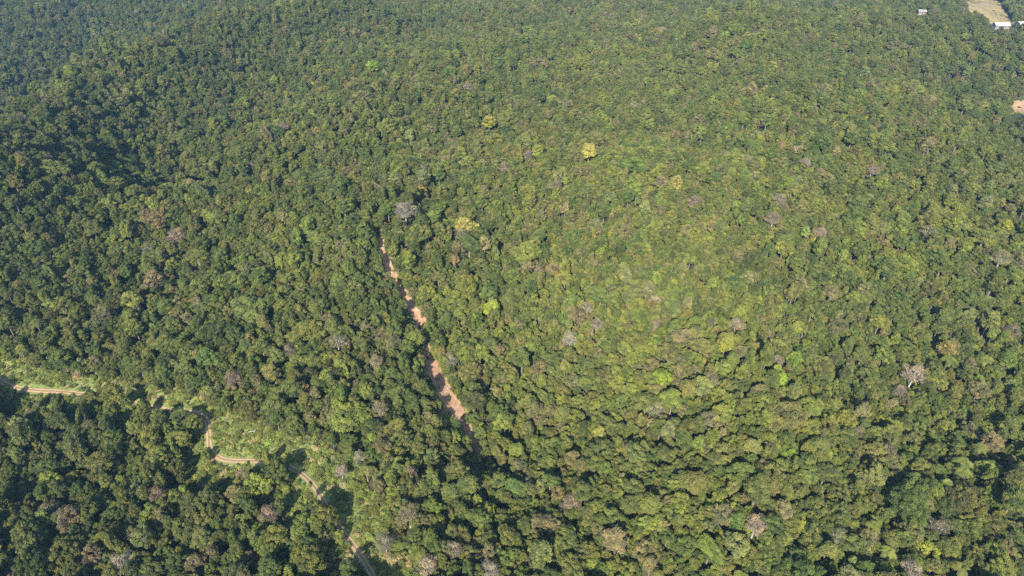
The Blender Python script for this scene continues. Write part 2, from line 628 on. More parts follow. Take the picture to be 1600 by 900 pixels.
def tint_of(name, rng, jit=.10):
    c = np.array(COL[name])
    if not name.startswith(("bare", "golden", "lime", "straw", "weed")):
        c = c * .66 + np.array([.084, .108, .026]) * .34
    c = c * np.array([1.10, 0.995, .92])
    return c * np.exp(rng.normal(0, jit)) * np.exp(rng.normal(0, .05, 3))


# ------------------------------------------------------------------ where the trees stand
SPECIAL = [  # px, py, crown radius, colour, kind
    (632, 327, 7.2, "bare grey", "bare"), (272, 364, 6.2, "bare grey", "bare"), (890, 530, 4.6, "bare grey", "bare"), (434, 626, 4.2, "bare grey", "bare"),
    (562, 711, 3.8, "bare grey", "bare"), (378, 741, 3.7, "bare grey", "bare"), (75, 800, 5.4, "bare brown", "bare"), (638, 800, 5.2, "bare brown", "bare"),
    (601, 846, 4.2, "bare brown", "bare"), (190, 878, 5.2, "bare grey", "bare"), (420, 803, 4.4, "bare brown", "bare"), (668, 882, 4.3, "bare grey", "bare"),
    (766, 889, 4.2, "bare grey", "bare"), (245, 771, 4.2, "bare brown", "bare"), (388, 872, 4.2, "bare brown", "bare"), (572, 511, 3.4, "bare brown", "bare"),
    (527, 533, 5.0, "bare brown", "bare"), (587, 563, 4.4, "bare brown", "bare"), (362, 590, 4.4, "bare brown", "bare"), (593, 638, 4.6, "bare brown", "bare"),
    (1430, 582, 6.4, "bare grey", "bare"), (1110, 592, 4.6, "bare brown", "bare"), (1182, 817, 4.6, "bare grey", "bare"), (1285, 695, 3.7, "bare brown", "bare"),
    (825, 755, 3.7, "bare grey", "bare"), (890, 781, 5.0, "bare brown", "bare"), (1310, 836, 4.2, "bare brown", "bare"), (1467, 823, 4.6, "bare brown", "bare"),
    (1407, 611, 4.0, "bare grey", "bare"), (1580, 516, 5.0, "bare brown", "bare"), (1427, 890, 4.4, "bare grey", "bare"), (230, 386, 5.4, "bare brown", "bare"),
    (722, 366, 5.0, "bare brown", "bare"), (1087, 316, 6.2, "bare brown", "bare"), (1282, 362, 4.2, "bare grey", "bare"), (1452, 362, 5.4, "bare brown", "bare"),
    (1246, 232, 4.6, "bare grey", "bare"), (1258, 253, 5.4, "bare grey", "bare"), (1366, 346, 4.6, "bare brown", "bare"), (1220, 311, 5.0, "bare brown", "bare"),
    (1565, 402, 6.0, "bare brown", "bare"), (918, 480, 4.0, "bare brown", "bare"), (1025, 466, 3.6, "bare grey", "bare"), (1010, 852, 4.6, "grey-brown", "large"),  # the bare grey crown at the antisolar point paints in the hotspot's pale glow
    (450, 548, 4.2, "bare brown", "bare"), (1150, 505, 4.6, "bare brown", "bare"), (532, 731, 3.0, "bare grey", "bare"),
    (658, 296, 4.0, "golden yellow", "mid"), (726, 349, 6.6, "golden yellow", "large"), (757, 386, 4.2, "tan", "mid"), (920, 240, 5.0, "golden yellow", "mid"),
    (1058, 281, 4.4, "golden yellow", "mid"), (918, 359, 2.6, "golden yellow", "small"), (926, 371, 2.4, "golden yellow", "small"), (842, 357, 2.8, "lime", "small"),
    (1272, 377, 2.9, "lime", "small"), (940, 296, 5.4, "olive", "large"), (1115, 79, 6.0, "pale green", "large"), (582, 104, 5.6, "lime", "mid"),
    (392, 198, 4.4, "lime", "mid"), (183, 150, 6.6, "olive", "large"), (764, 196, 5.0, "lime", "mid"), (246, 336, 6.8, "tan", "large"), (450, 148, 4.6, "yellow-green", "mid"),
    (1035, 591, 4.4, "lime", "mid"), (967, 596, 3.4, "lime", "mid"), (1050, 630, 4.6, "yellow-green", "mid"), (1155, 684, 2.8, "lime", "small"),
    (877, 722, 2.7, "golden yellow", "small"), (975, 756, 3.0, "lime", "small"), (1477, 611, 3.0, "golden yellow", "small"), (1087, 758, 4.2, "olive", "mid"),
    (1027, 818, 3.4, "yellow-green", "mid"), (1045, 876, 2.7, "lime", "small"), (1150, 851, 4.6, "pale green", "mid"), (1252, 821, 2.4, "lime", "small"),
    (80, 758, 3.8, "lime", "mid"), (390, 634, 5.2, "mid green", "large"), (402, 753, 4.8, "lime", "mid"), (480, 866, 6.4, "yellow-green", "large"),
    (95, 856, 6.6, "olive", "large"), (300, 808, 6.4, "olive", "large"), (605, 596, 2.9, "lime", "small"), (550, 563, 2.6, "tan", "small"), (10, 822, 3.2, "golden yellow", "small"),
    (482, 768, 1.5, "mid green", "slender"), (1567, 296, 2.2, "dark green", "slender"), (1577, 299, 2.4, "mid green", "slender"),
    (1586, 303, 2.1, "dark green", "slender"), (1595, 306, 2.5, "olive", "slender"), (430, 838, 4.6, "yellow-green", "mid"), (990, 456, 5.2, "pale green", "large"), (1225, 640, 8.0, "olive", "large"), (1205, 735, 6.4, "olive", "large"),
    (1105, 375, 5.4, "yellow-green", "large"), (500, 800, 5.6, "mid green", "large"), (430, 730, 5.6, "dark green", "large"), (1572, 352, 4.4, "lime", "mid"),
    (1640, 860, 4.4, "lime", "mid"), (1483, 545, 4.6, "olive", "mid"), (545, 885, 3.6, "dark green", "mid"),
    (1484, 560, 3.4, "yellow-green", "palm"), (1508, 720, 3.6, "yellow-green", "palm"), (1508, 735, 3.0, "yellow-green", "palm"), (1270, 636, 3.4, "yellow-green", "palm"),
    (1500, 890, 3.4, "yellow-green", "palm"), (1545, 560, 3.0, "yellow-green", "palm"), (1478, 755, 3.0, "yellow-green", "palm"), (1365, 820, 2.8, "yellow-green", "palm"),
    (280, 612, 2.8, "yellow-green", "palm"), (238, 604, 2.8, "yellow-green", "palm"), (55, 505, 3.2, "mid green", "palm"), (30, 545, 3.0, "yellow-green", "palm"),
    (1390, 860, 2.8, "yellow-green", "palm"), (1535, 700, 3.0, "olive", "palm"), (860, 640, 2.8, "olive", "palm"),
]
HT = {"small": 4.5, "mid": 8.5, "large": 11.0, "bare": 8.5, "palm": 11.0, "slender": 12.0}
BY["slender"] = [i for i in BY["mid"] if SHAPES[i]["form"] == "slender"]
T = []          # rows: x, y, r, shape, colour index, special

for px, py, r, col, kd in SPECIAL:
    r *= .82 if kd == "bare" else .92
    rr_ = r / SHAPES[BY[kd][0]]["r"]
    p = hit(px, py, HT[kd] * rr_ ** .6)
    T.append([p[0], p[1], r, BY[kd][R.integers(len(BY[kd]))], CN.index(col), 1])
NSP = len(T)

cell = 9.0
grid = {}


def try_add(x, y, r, ov):
    i, j = int(x // cell), int(y // cell)
    for a in (-1, 0, 1):
        for b in (-1, 0, 1):
            for (ox, oy, orr) in grid.get((i + a, j + b), ()):
                lim = ov * (r + orr)
                if (ox - x) ** 2 + (oy - y) ** 2 < lim * lim:
                    return False
    grid.setdefault((i, j), []).append((x, y, r))
    return True


for t in T:
    grid.setdefault((int(t[0] // cell), int(t[1] // cell)), []).append((t[0], t[1], t[2] * .9))


def sample_field(n):
    """random ground points inside the view, with a margin for shadows and side steps"""
    y = R.uniform(95, 1330, n)
    x = R.uniform(-1, 1, n)
    half = (y * 0.80 + CAMH * 0.5) * 0.80 + 60
    keep = R.uniform(0, 1, n) < half / 1000
    return np.stack([x * half, y], 1)[keep]


def noise2(P, lam, seed):
    rr = np.random.default_rng(seed)
    z = np.zeros(len(P))
    for o in range(4):
        a, p1, p2 = rr.uniform(0, 6.28, 3)
        k = 6.2832 / (lam / 1.7 ** o)
        z += np.sin(k * (P[:, 0] * math.cos(a) + P[:, 1] * math.sin(a)) + p1) * np.sin(k * (P[:, 0] * math.sin(a) - P[:, 1] * math.cos(a)) * .9 + p2) / 1.35 ** o
    return z / 1.6


ROAD_SEEN = [(0, 3), (3, 5), (11, 15), (17, 19), (22, 23)]       # stretches of the track that show between the crowns
VERGE_PX = np.array([(-40, 552), (2, 566), (40, 584), (110, 594), (190, 606), (255, 620), (312, 630), (338, 652), (350, 668), (400, 664), (424, 686), (462, 698),
                     (522, 718), (556, 748), (576, 782), (600, 824), (624, 864), (650, 915), (612, 915), (582, 872), (556, 828), (524, 775), (480, 765), (455, 735),
                     (425, 718), (366, 724), (336, 716), (322, 690), (320, 660), (310, 642), (255, 636), (190, 620), (110, 612), (40, 612), (0, 600), (-40, 580)], float)
CLEAR_PX = np.array([(1506, 8), (1530, -6), (1550, 0), (1562, 12), (1574, 26), (1604, 32), (1604, 46), (1552, 46), (1540, 30), (1518, 20)], float)
CABIN_PX = np.array([(1432, 10), (1450, 10), (1450, 24), (1432, 24)], float)
SOIL_PX = [np.array([(1576, 158), (1615, 154), (1615, 184), (1590, 182), (1580, 174)], float), np.array([(1566, 204), (1610, 210), (1610, 222), (1584, 216), (1566, 210)], float),
           np.array([(1560, 315), (1610, 328), (1610, 345), (1560, 326)], float)]
SOLID_GULLY = np.array(GULLYPX[5:13], float)


def tallness(P):
    """the wood below the track is older and taller than the rest"""
    q = project(np.column_stack([P, height(P)]))
    rp = np.array(ROADPX[:-2], float)
    ry = np.interp(q[:, 0], rp[:, 0], rp[:, 1])
    g, par, sd = seg_dist(P, GULLYC)
    gp = np.array(GULLYPX, float)
    west = (g < 17) & (q[:, 0] < np.interp(q[:, 1], gp[:, 1], gp[:, 0]))
    return np.where(((q[:, 0] < 575) & (q[:, 1] > ry + 3)) | (west & (R.uniform(0, 1, len(P)) < .3)), 1.2, 1.0)


_as = ray(1027, 466)
SHADOW = math.hypot(_as[0], _as[1]) / -_as[2]
SUNXY = _as[:2] / math.hypot(_as[0], _as[1])
GULLY_SUN = [(5, 6), (9, 12), (14, 15)]
ROAD_SUN = [(4, 5), (11, 15), (17, 19), (22, 23)]
ROADW = np.array([hit(*p)[:2] for p in ROADPX])


def hides_opening(P, r):
    """True where a crown of radius r standing at P would close one of the openings that show"""
    hc = np.where(r > 5.2, 11.0, np.where(r > 1.7, 8.5, 4.5)) * tallness(P)
    q = project(np.column_stack([P, height(P) + hc]))
    rp = r * F / q[:, 2]
    b = np.zeros(len(P), bool)
    for a, c in ROAD_SEEN:
        b |= seg_dist(q[:, :2], np.array(ROADPX[a:c + 1], float))[0] < rp * .8 + 5
    for a, c, f, e in [(1, 3, .45, 2), (3, 6, .12, 1), (5, 6, .55, 3), (6, 8, .35, 3), (8, 12, .6, 4.5), (12, 13, .35, 2), (13, 14, .2, 1), (14, 15, .5, 3)]:
        b |= seg_dist(q[:, :2], np.array(GULLYPX[a:c + 1], float))[0] < rp * f + e
    for f in (.6, 1.0, 1.35):             # no shade on the sunlit stretches
        sh = P + (hc * f * SHADOW)[:, None] * SUNXY
        for a, c in ROAD_SUN:
            b |= seg_dist(sh, ROADW[a:c + 1])[0] < r * .9 + 1.0
        for pg in SOILR[:1] if f == 1.0 else []:
            b |= inside(sh, pg)
        for a, c in GULLY_SUN:
            ln = GULLY0[a:c + 1] + np.array([2.8, 0])
            b |= (seg_dist(sh, ln)[0] if len(ln) > 1 else np.linalg.norm(sh - ln[0], axis=1)) < r * .68 + .6
    for pg in [VERGE_PX, CLEAR_PX, CABIN_PX] + SOIL_PX:
        b |= inside(q[:, :2], pg)
    for pg in [CABIN_PX] + SOIL_PX:
        b |= seg_dist(q[:, :2], np.vstack([pg, pg[:1]]))[0] < rp * .7
    return b


for rlo, rhi, n, ov in [(4.8, 7.8, 6000, .72), (3.0, 4.8, 40000, .54), (1.7, 3.0, 270000, .51)]:
    P = sample_field(n)
    P = P[~open_ground(P)]
    rr = rlo + (rhi - rlo) * R.uniform(0, 1, len(P)) ** 1.4
    rr *= np.interp(P[:, 1], [240, 800], [.93, .75])      # the wood on the far hills is lower
    k = ~hides_opening(P, rr)
    if rlo > 4.5:
        k &= R.uniform(0, 1, len(P)) < .20
    elif rlo > 3:
        k &= R.uniform(0, 1, len(P)) < .20
    for (x, y), r in zip(P[k], rr[k]):
        if try_add(x, y, r, ov):
            sh = BY["large"] if rlo > 4.5 else BY["mid"]
            T.append([x, y, r, sh[R.integers(len(sh))], -1, 0])
# the understorey below and between the tall crowns
gxx, gyy = np.meshgrid(np.arange(-1000, 1000, 3.2), np.arange(95, 1330, 3.2))
P = np.column_stack([gxx.ravel(), gyy.ravel()])
P = P[np.abs(P[:, 0]) < (P[:, 1] * 0.80 + CAMH * 0.5) * 0.80 + 60]
P += R.uniform(-1.5, 1.5, P.shape)
og = seg_dist(P, ROADC)[0] < 30
og[og] = open_ground(P[og])
og |= np.hypot(P[:, 0] - GULLYC[:, 0].mean(), P[:, 1] - GULLYC[:, 1].mean()) < 160
og2 = og.copy()
og2[og] = open_ground(P[og])
for pg in [CLEAR] + SOILR:
    og2 |= inside(P, pg)
P = P[~og2]
rr = R.uniform(1.7, 2.9, len(P))
k = ~hides_opening(P, rr)
for (x, y), r in zip(P[k], rr[k]):
    i, j = int(x // cell), int(y // cell)
    if any((ox - x) ** 2 + (oy - y) ** 2 < (orr * .62) ** 2 for a in (-1, 0, 1) for b in (-1, 0, 1) for (ox, oy, orr) in grid.get((i + a, j + b), ())):
        continue
    T.append([x, y, r, BY["small"][R.integers(len(BY["small"]))], -1, 0])
T = np.array(T)
XY = T[:, :2]
ZG = height(XY)
n1, n2, n3 = noise2(XY, 260, 3), noise2(XY, 90, 4), noise2(XY, 55, 8)
pp = project(np.column_stack([XY, ZG + 8]))
TINT = np.zeros((len(T), 3))
for i in range(len(T)):
    ci = int(T[i, 4])
    if ci < 0:
        px, py = pp[i, 0], pp[i, 1]
        hotspot = math.exp(-((px - 1060) / 420) ** 2 - ((py - 480) / 260) ** 2)  # species colours shift warmer and lighter here, carrying part of the hotspot's glow
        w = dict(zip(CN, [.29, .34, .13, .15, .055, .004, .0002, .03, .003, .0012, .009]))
        w["dark green"] *= math.exp(1.0 * n1[i] + .8 * n2[i]) * (1 - .55 * hotspot) * (1.25 if px < 700 and py < 600 else 1)
        w["yellow-green"] *= math.exp(-1.3 * n2[i] - .7 * n1[i]) * (1 + .6 * hotspot)
        w["olive"] *= math.exp(1.2 * n3[i]) * (1 + .7 * hotspot)
        w["grey-brown"] *= math.exp(1.8 * n3[i] - .3 * n2[i]) * (1 + .9 * hotspot)
        w["bare brown"] *= math.exp(1.6 * n3[i]) * (1 + .5 * hotspot) * (1.0 if T[i, 2] > 2.9 else 0)
        ww = np.array([w[c] for c in CN])
        if T[i, 2] < 2.9:
            ww[CN.index("bare grey")] = 0
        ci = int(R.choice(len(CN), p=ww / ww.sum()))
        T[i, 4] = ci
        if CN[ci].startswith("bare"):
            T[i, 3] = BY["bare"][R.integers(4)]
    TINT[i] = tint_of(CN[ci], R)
SCALE = np.array([T[i, 2] / SHAPES[int(T[i, 3])]["r"] for i in range(len(T))])
ROT = R.uniform(0, 6.2832, len(T))
TALL = tallness(XY) * R.uniform(.92, 1.09, len(T))
TALL[:NSP] = 1.0
OVAL = np.exp(R.normal(0, .16, len(T)))
OVAL[:NSP] = 1.0
SC3 = np.column_stack([SCALE * OVAL, SCALE / OVAL, SCALE ** .6 * TALL])

# ------------------------------------------------------------------ which trees show largest
W_, H_ = 640, 360
zb = np.zeros((H_, W_), bool)
hh = np.array([SHAPES[int(s)]["crown"].vertices and HT.get(SHAPES[int(s)]["cls"], 9) for s in T[:, 3]]) * SC3[:, 2]
pc = project(np.column_stack([XY, ZG + hh]))
vis = np.zeros(len(T))
yy, xx = np.mgrid[0:H_, 0:W_]
for i in np.argsort(pc[:, 2]):
    cx, cy, rp = pc[i, 0] * W_ / 1600, pc[i, 1] * W_ / 1600, T[i, 2] * F / pc[i, 2] * W_ / 1600
    x0, x1, y0, y1 = int(max(cx - rp, 0)), int(min(cx + rp + 1, W_)), int(max(cy - rp, 0)), int(min(cy + rp + 1, H_))
    if x1 <= x0 or y1 <= y0:
        continue
    d = ((xx[y0:y1, x0:x1] + .5 - cx) ** 2 + (yy[y0:y1, x0:x1] + .5 - cy) ** 2 < rp * rp)
    sub = zb[y0:y1, x0:x1]
    vis[i] = (d & ~sub).sum()
    sub |= d
inframe = (pc[:, 0] > 4) & (pc[:, 0] < 1596) & (pc[:, 1] > 4) & (pc[:, 1] < 896)
isbare = np.array([SHAPES[int(s)]["cls"] == "bare" for s in T[:, 3]])
ispalm = np.array([SHAPES[int(s)]["cls"] == "palm" for s in T[:, 3]])
solo = np.zeros(len(T), bool)
solo[:NSP] = vis[:NSP] > 3
green = ~isbare & ~ispalm
order = np.argsort(-vis * (green & inframe))
left = 300 - int((solo & green).sum())
for i in order:
    if left <= 0:
        break
    if not solo[i] and green[i] and inframe[i]:
        solo[i] = True
        left -= 1
solo |= isbare & inframe & (vis > 90)

# ------------------------------------------------------------------ labels for the single trees
FORMW = {"young": "small round", "domed": "domed", "open": "loose-crowned", "slender": "slender", "broad": "broad", "bare": "bare", "palm": "feathery"}
CW = {"bare grey": "pale grey", "bare brown": "brownish grey", "mid green": "mid-green"}
road_px = np.array(ROADPX, float)
gully_px = np.array(GULLYPX, float)


def zone(px, py):
    dr, par, sd = seg_dist(np.array([[px, py]]), road_px)
    dg, pg, sg = seg_dist(np.array([[px, py]]), gully_px)
    if math.hypot(px - 330, py - 700) < 55:
        return "at the track bend"
    if dr[0] < 34:
        return "beside the track"
    if dg[0] < 34:
        return ("right" if px > np.interp(py, gully_px[:, 1], gully_px[:, 0]) else "left") + " of the soil strip"
    if py < 130 and px > 1380:
        return "below the far clearing"
    row = "top" if py < 150 else "upper" if py < 330 else "middle" if py < 560 else "lower" if py < 780 else "bottom"
    cols = ["far left", "left", "centre", "right", "far right"]
    col = cols[max(0, min(int(px // 320), 4))]
    if row == "bottom":
        if col.startswith("far"):
            return f"in the bottom {col[4:]} corner"
        return "at bottom centre" if col == "centre" else f"at bottom, {col} of centre"
    return f"in the {row} {col}" if row != "middle" or col != "centre" else "in the photo's middle"


def ordinal(k, n):
    names = ["first", "second", "third", "fourth", "fifth", "sixth", "seventh", "eighth", "ninth", "tenth"]
    return names[k] if k < len(names) else f"{k + 1}th"


ids = [i for i in range(len(T)) if solo[i]]
pxs = pc[:, :2]


def colname(i):
    c = CN[int(T[i, 4])]
    return CW.get(c, c)


def neighbours(i):
    d = pxs - pxs[i]
    r = T[i, 2] * F / pc[i, 2] * 2.6
    m = (vis > 8) & (np.hypot(d[:, 0], d[:, 1]) < r)
    m[i] = False
    res = {}
    for key, sel in (("left", (d[:, 0] < 0) & (abs(d[:, 1]) < abs(d[:, 0]))), ("right", (d[:, 0] > 0) & (abs(d[:, 1]) < abs(d[:, 0]))), ("behind", (d[:, 1] < 0) & (abs(d[:, 1]) >= abs(d[:, 0])))):
        k = np.where(m & sel)[0]
        if len(k):
            res[key] = colname(k[np.argmin(np.hypot(d[k, 0], d[k, 1]))])
    return res


def base(i):
    f = SHAPES[int(T[i, 3])]["form"]
    noun = "palm" if f == "palm" else "tree"
    if f == "bare":
        return f"bare {colname(i)} tree"
    return f"{FORMW[f]} {colname(i)} {noun}"


LABEL = {}
used = set()
for i in ids:
    z, n = zone(*pxs[i]), neighbours(i)
    b = base(i)
    marks = "track" in z or "strip" in z or "clearing" in z
    pos = f", {round(pxs[i][0] / 16)}% across, {round(pxs[i][1] / 9)}% down the photo"
    cand = []
    if marks:
        cand.append(f"{b} {z}{pos}")
    if "left" in n and "right" in n:
        cand.append(f"{b} between {n['left']} and {n['right']}{pos}")
    for k, t in (("left", "right of"), ("right", "left of"), ("behind", "in front of")):
        if k in n:
            cand.append(f"{b} {t} {n[k]} crown{pos}")
    cand.append(f"{b} among the crowns{pos}")
    LABEL[i] = next(c for c in cand if c not in used and len(c.split()) <= 16)
    used.add(LABEL[i])

for i in ids:
    s = SHAPES[int(T[i, 3])]
    loc = (XY[i, 0], XY[i, 1], ZG[i])
    if s["cls"] == "palm":
        nm, cat, grp = "palm_tree", "palm", "palms among the forest trees"
    elif s["cls"] == "bare":
        nm, cat, grp = "bare_tree", "bare tree", "bare trees among the green crowns"
    else:
        nm, cat, grp = "broadleaf_tree", "tree", "broadleaf trees of the forest"
    o = thing(nm, LABEL[i], cat, loc, grp, ROT[i], [float(v) for v in SC3[i]])
    cr = part("crown", s["crown"], o)
    cr["tint"] = [float(v) for v in TINT[i]]
    part("trunk", s["trunk"], o)


# ------------------------------------------------------------------ the rest of the forest: one object
def scatter(name, P, shape, scale, rot, tint, shape_ids, label, cat):
    me = bpy.data.meshes.new(name)
    me.vertices.add(len(P))
    me.vertices.foreach_set("co", np.asarray(P, np.float32).ravel())
    remap = {s: k for k, s in enumerate(shape_ids)}
    for an, typ, key, val in (("idx", "INT", "value", np.array([remap[int(s)] for s in shape], np.int32)),
                              ("rotz", "FLOAT", "value", rot), ("sc", "FLOAT_VECTOR", "vector", scale), ("tint", "FLOAT_VECTOR", "vector", tint)):
        a = me.attributes.new(an, typ, "POINT")
        a.data.foreach_set(key, np.ascontiguousarray(val, np.int32 if typ == "INT" else np.float32).ravel())
    o = bpy.data.objects.new(name, me)
    link(o)
    o["kind"] = "stuff"
    o["label"] = label
    o["category"] = cat
    col = bpy.data.collections.new(name + "_shapes")
    for k, s in enumerate(shape_ids):
        col.objects.link(bpy.data.objects.new(f"{name}_shape_{k:03d}", SHAPES[s]["whole"]))
    ng = bpy.data.node_groups.new(name + "_scatter", "GeometryNodeTree")
    ng.interface.new_socket("Geometry", in_out="INPUT", socket_type="NodeSocketGeometry")
    ng.interface.new_socket("Geometry", in_out="OUTPUT", socket_type="NodeSocketGeometry")
    gi, go = ng.nodes.new("NodeGroupInput"), ng.nodes.new("NodeGroupOutput")
    iop = ng.nodes.new("GeometryNodeInstanceOnPoints")
    ci = ng.nodes.new("GeometryNodeCollectionInfo")
    ci.inputs["Collection"].default_value = col
    ci.inputs["Separate Children"].default_value = True
    ci.inputs["Reset Children"].default_value = True
    iop.inputs["Pick Instance"].default_value = True

    def attr(nm, dt):
        a = ng.nodes.new("GeometryNodeInputNamedAttribute")
        a.data_type = dt
        a.inputs["Name"].default_value = nm
        return a.outputs["Attribute"]

    cx = ng.nodes.new("ShaderNodeCombineXYZ")
    L = ng.links
    L.new(attr("rotz", "FLOAT"), cx.inputs["Z"])
    L.new(cx.outputs[0], iop.inputs["Rotation"])
    L.new(attr("sc", "FLOAT_VECTOR"), iop.inputs["Scale"])
    L.new(attr("idx", "INT"), iop.inputs["Instance Index"])
    L.new(gi.outputs[0], iop.inputs["Points"])
    L.new(ci.outputs[0], iop.inputs["Instance"])
    L.new(iop.outputs[0], go.inputs[0])
    md = o.modifiers.new("scatter", "NODES")
    md.node_group = ng
    return o


rest = ~solo
tree_ids = [i for i, s in enumerate(SHAPES) if s["cls"] not in ("palm", "shrub")] + BY["palm"]
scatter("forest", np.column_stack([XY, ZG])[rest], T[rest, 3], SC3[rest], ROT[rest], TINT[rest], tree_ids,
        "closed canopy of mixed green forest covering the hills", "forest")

# ------------------------------------------------------------------ ground sheet
def grid_axis(a, b, step, out, ostep):
    c = np.arange(a, b + .1, step)
    return np.concatenate([np.arange(a - out, a, ostep), c, np.arange(b + ostep, b + out, ostep)])


gx = grid_axis(-900, 900, 6, 5000, 250)
gy = grid_axis(60, 1380, 6, 5000, 250)
GX, GY = np.meshgrid(gx, gy)
GP = np.column_stack([GX.ravel(), GY.ravel()])
gz = height(GP)
nx, ny = len(gx), len(gy)
ii = (np.arange(ny - 1)[:, None] * nx + np.arange(nx - 1)[None]).ravel()
gm = mesh("ground", np.column_stack([GP, gz]), np.stack([ii, ii + 1, ii + nx + 1, ii + nx], 1), [M_GROUND], smooth=True)
g = link(bpy.data.objects.new("ground", gm))
g["kind"] = "structure"
g["label"] = "leaf-littered hill ground under the forest"


def drape(name, pg, mt, step, lift, label, jag=0.0, holes=None):
    lo, hi = pg.min(0), pg.max(0)
    xs, ys = np.arange(lo[0], hi[0] + step, step), np.arange(lo[1], hi[1] + step, step)
    X, Y = np.meshgrid(xs, ys)
    P = np.column_stack([X.ravel(), Y.ravel()])
    P += R.uniform(-.3, .3, P.shape) * step
    ins = inside(P + np.column_stack([noise2(P, 9, 1), noise2(P, 9, 2)]) * jag, pg)
    w, h = len(xs), len(ys)
    i0 = (np.arange(h - 1)[:, None] * w + np.arange(w - 1)[None]).ravel()
    Q = np.stack([i0, i0 + 1, i0 + w + 1, i0 + w], 1)
    Q = Q[ins[Q].sum(1) >= 3]
    us = np.unique(Q)
    mp = np.full(len(P), -1)
    mp[us] = np.arange(len(us))
    me = mesh(name, np.column_stack([P[us], height(P[us]) + lift]), mp[Q], [mt], smooth=True)
    o = link(bpy.data.objects.new(name, me))
    o["kind"] = "structure"
    o["label"] = label
    return o


drape("grass_ground", VERGE, M_GRASS, 1.2, .14, "grassy verge sloping up beside the dirt track", 1.2)
drape("clearing_ground", CLEAR, M_DRYGRASS, 3.0, .16, "dry straw-coloured clearing in the top right corner", 9)
for k, pg in enumerate(SOILR):
    drape("soil_ground", pg, M_SOIL, 1.6, .16, ["bare orange soil at the right edge below the clearing", "orange footpath soil under the right edge soil patch", "orange soil strip under tall trunks at the right edge"][k], .8)


def strip(name, line, widths, mt, prof, lift, label):
    """prof: list of (across -1..1, height, attribute)"""
    n, k = len(line), len(prof)
    tg = np.gradient(line, axis=0)
    tg /= np.linalg.norm(tg, axis=1, keepdims=True)
    nr = np.column_stack([-tg[:, 1], tg[:, 0]])
    V, A = [], []
    for i in range(n):
        for (u, dz, a) in prof:
            wob = 1 + (.18 * math.sin(i * .37 + u * 2) + .12 * math.sin(i * .91 + 3 * u)) * (abs(u) > .9)
            p = line[i] + nr[i] * u * widths[i] * wob
            V.append((p[0], p[1], dz))
            A.append(a)
    V = np.array(V)
    V[:, 2] += height(V[:, :2]) + lift
    i0 = (np.arange(n - 1)[:, None] * k + np.arange(k - 1)[None]).ravel()
    me = mesh(name, V, np.stack([i0, i0 + 1, i0 + k + 1, i0 + k], 1), [mt], smooth=True, attrs={"lv": A})
    o = link(bpy.data.objects.new(name, me))
    o["kind"] = "structure"
    o["label"] = label
    return o


strip("dirt_road", ROAD, np.full(len(ROAD), 1.15), M_ROAD,
      [(-1, .0, 1.0), (-.8, .03, .55), (-.62, -.03, .4), (-.42, -.03, .38), (-.22, .05, .05), (0, .07, -.02), (.22, .05, .05), (.42, -.03, .38), (.62, -.03, .4), (.8, .03, .55), (1, .0, 1.0)],
      .24, "rutted twin-wheel dirt track winding along the foot of the wooded slope")
strip("bare_ground", GULLY, GW, M_SOIL,
      [(-1, .1, 0), (-.6, -.3, 0), (-.2, -.55, 0), (.2, -.5, 0), (.6, -.1, 0), (1, .2, 0)], .7, "reddish bare soil strip cut straight through the forest")

# ------------------------------------------------------------------ low growth on the verge and along the open edges
P = np.concatenate([np.column_stack([R.uniform(VERGE[:, 0].min(), VERGE[:, 0].max(), 40000), R.uniform(VERGE[:, 1].min(), VERGE[:, 1].max(), 40000)])])
P = P[inside(P, VERGE)]
d, _, sd = seg_dist(P, ROADC)
P = P[(d > 1.7 + np.abs(R.normal(0, .6, len(P)))) & (noise2(P, 22, 6) + R.normal(0, .35, len(P)) > -.6) & (R.uniform(0, 1, len(P)) < .7)]
k0 = len(P)
G = GULLY[R.integers(0, len(GULLY), 2600)]
gi = R.integers(0, len(GULLY), 2600)
tg = np.gradient(GULLY, axis=0)
tg /= np.linalg.norm(tg, axis=1, keepdims=True)
off = np.where(R.uniform(0, 1, 2600) < .7, -1, 1) * (GW[gi] * .9 + np.abs(R.normal(0, 2.2, 2600)))
PG = GULLY[gi] + np.column_stack([-tg[gi, 1], tg[gi, 0]]) * off[:, None]
PS = []
for pg in [CLEAR] + SOILR + GAPS:
    q = np.column_stack([R.uniform(pg[:, 0].min(), pg[:, 0].max(), 500), R.uniform(pg[:, 1].min(), pg[:, 1].max(), 500)])
    PS.append(q[inside(q, pg)][:(60 if pg is CLEAR else 25 if len(pg) < 7 else 90)])
q = np.column_stack([R.uniform(380, 560, 9000), R.uniform(380, 720, 9000)])
edge = np.zeros(len(q), bool)
for pg in SOILR:
    edge |= (seg_dist(q, np.vstack([pg, pg[:1]]))[0] < 22) & ~inside(q, pg)
PS.append(q[edge])
PA = np.concatenate([P, PG] + PS)
COL["straw"] = (0.27, 0.235, 0.12)
COL["weed green"] = (0.160, 0.205, 0.050)
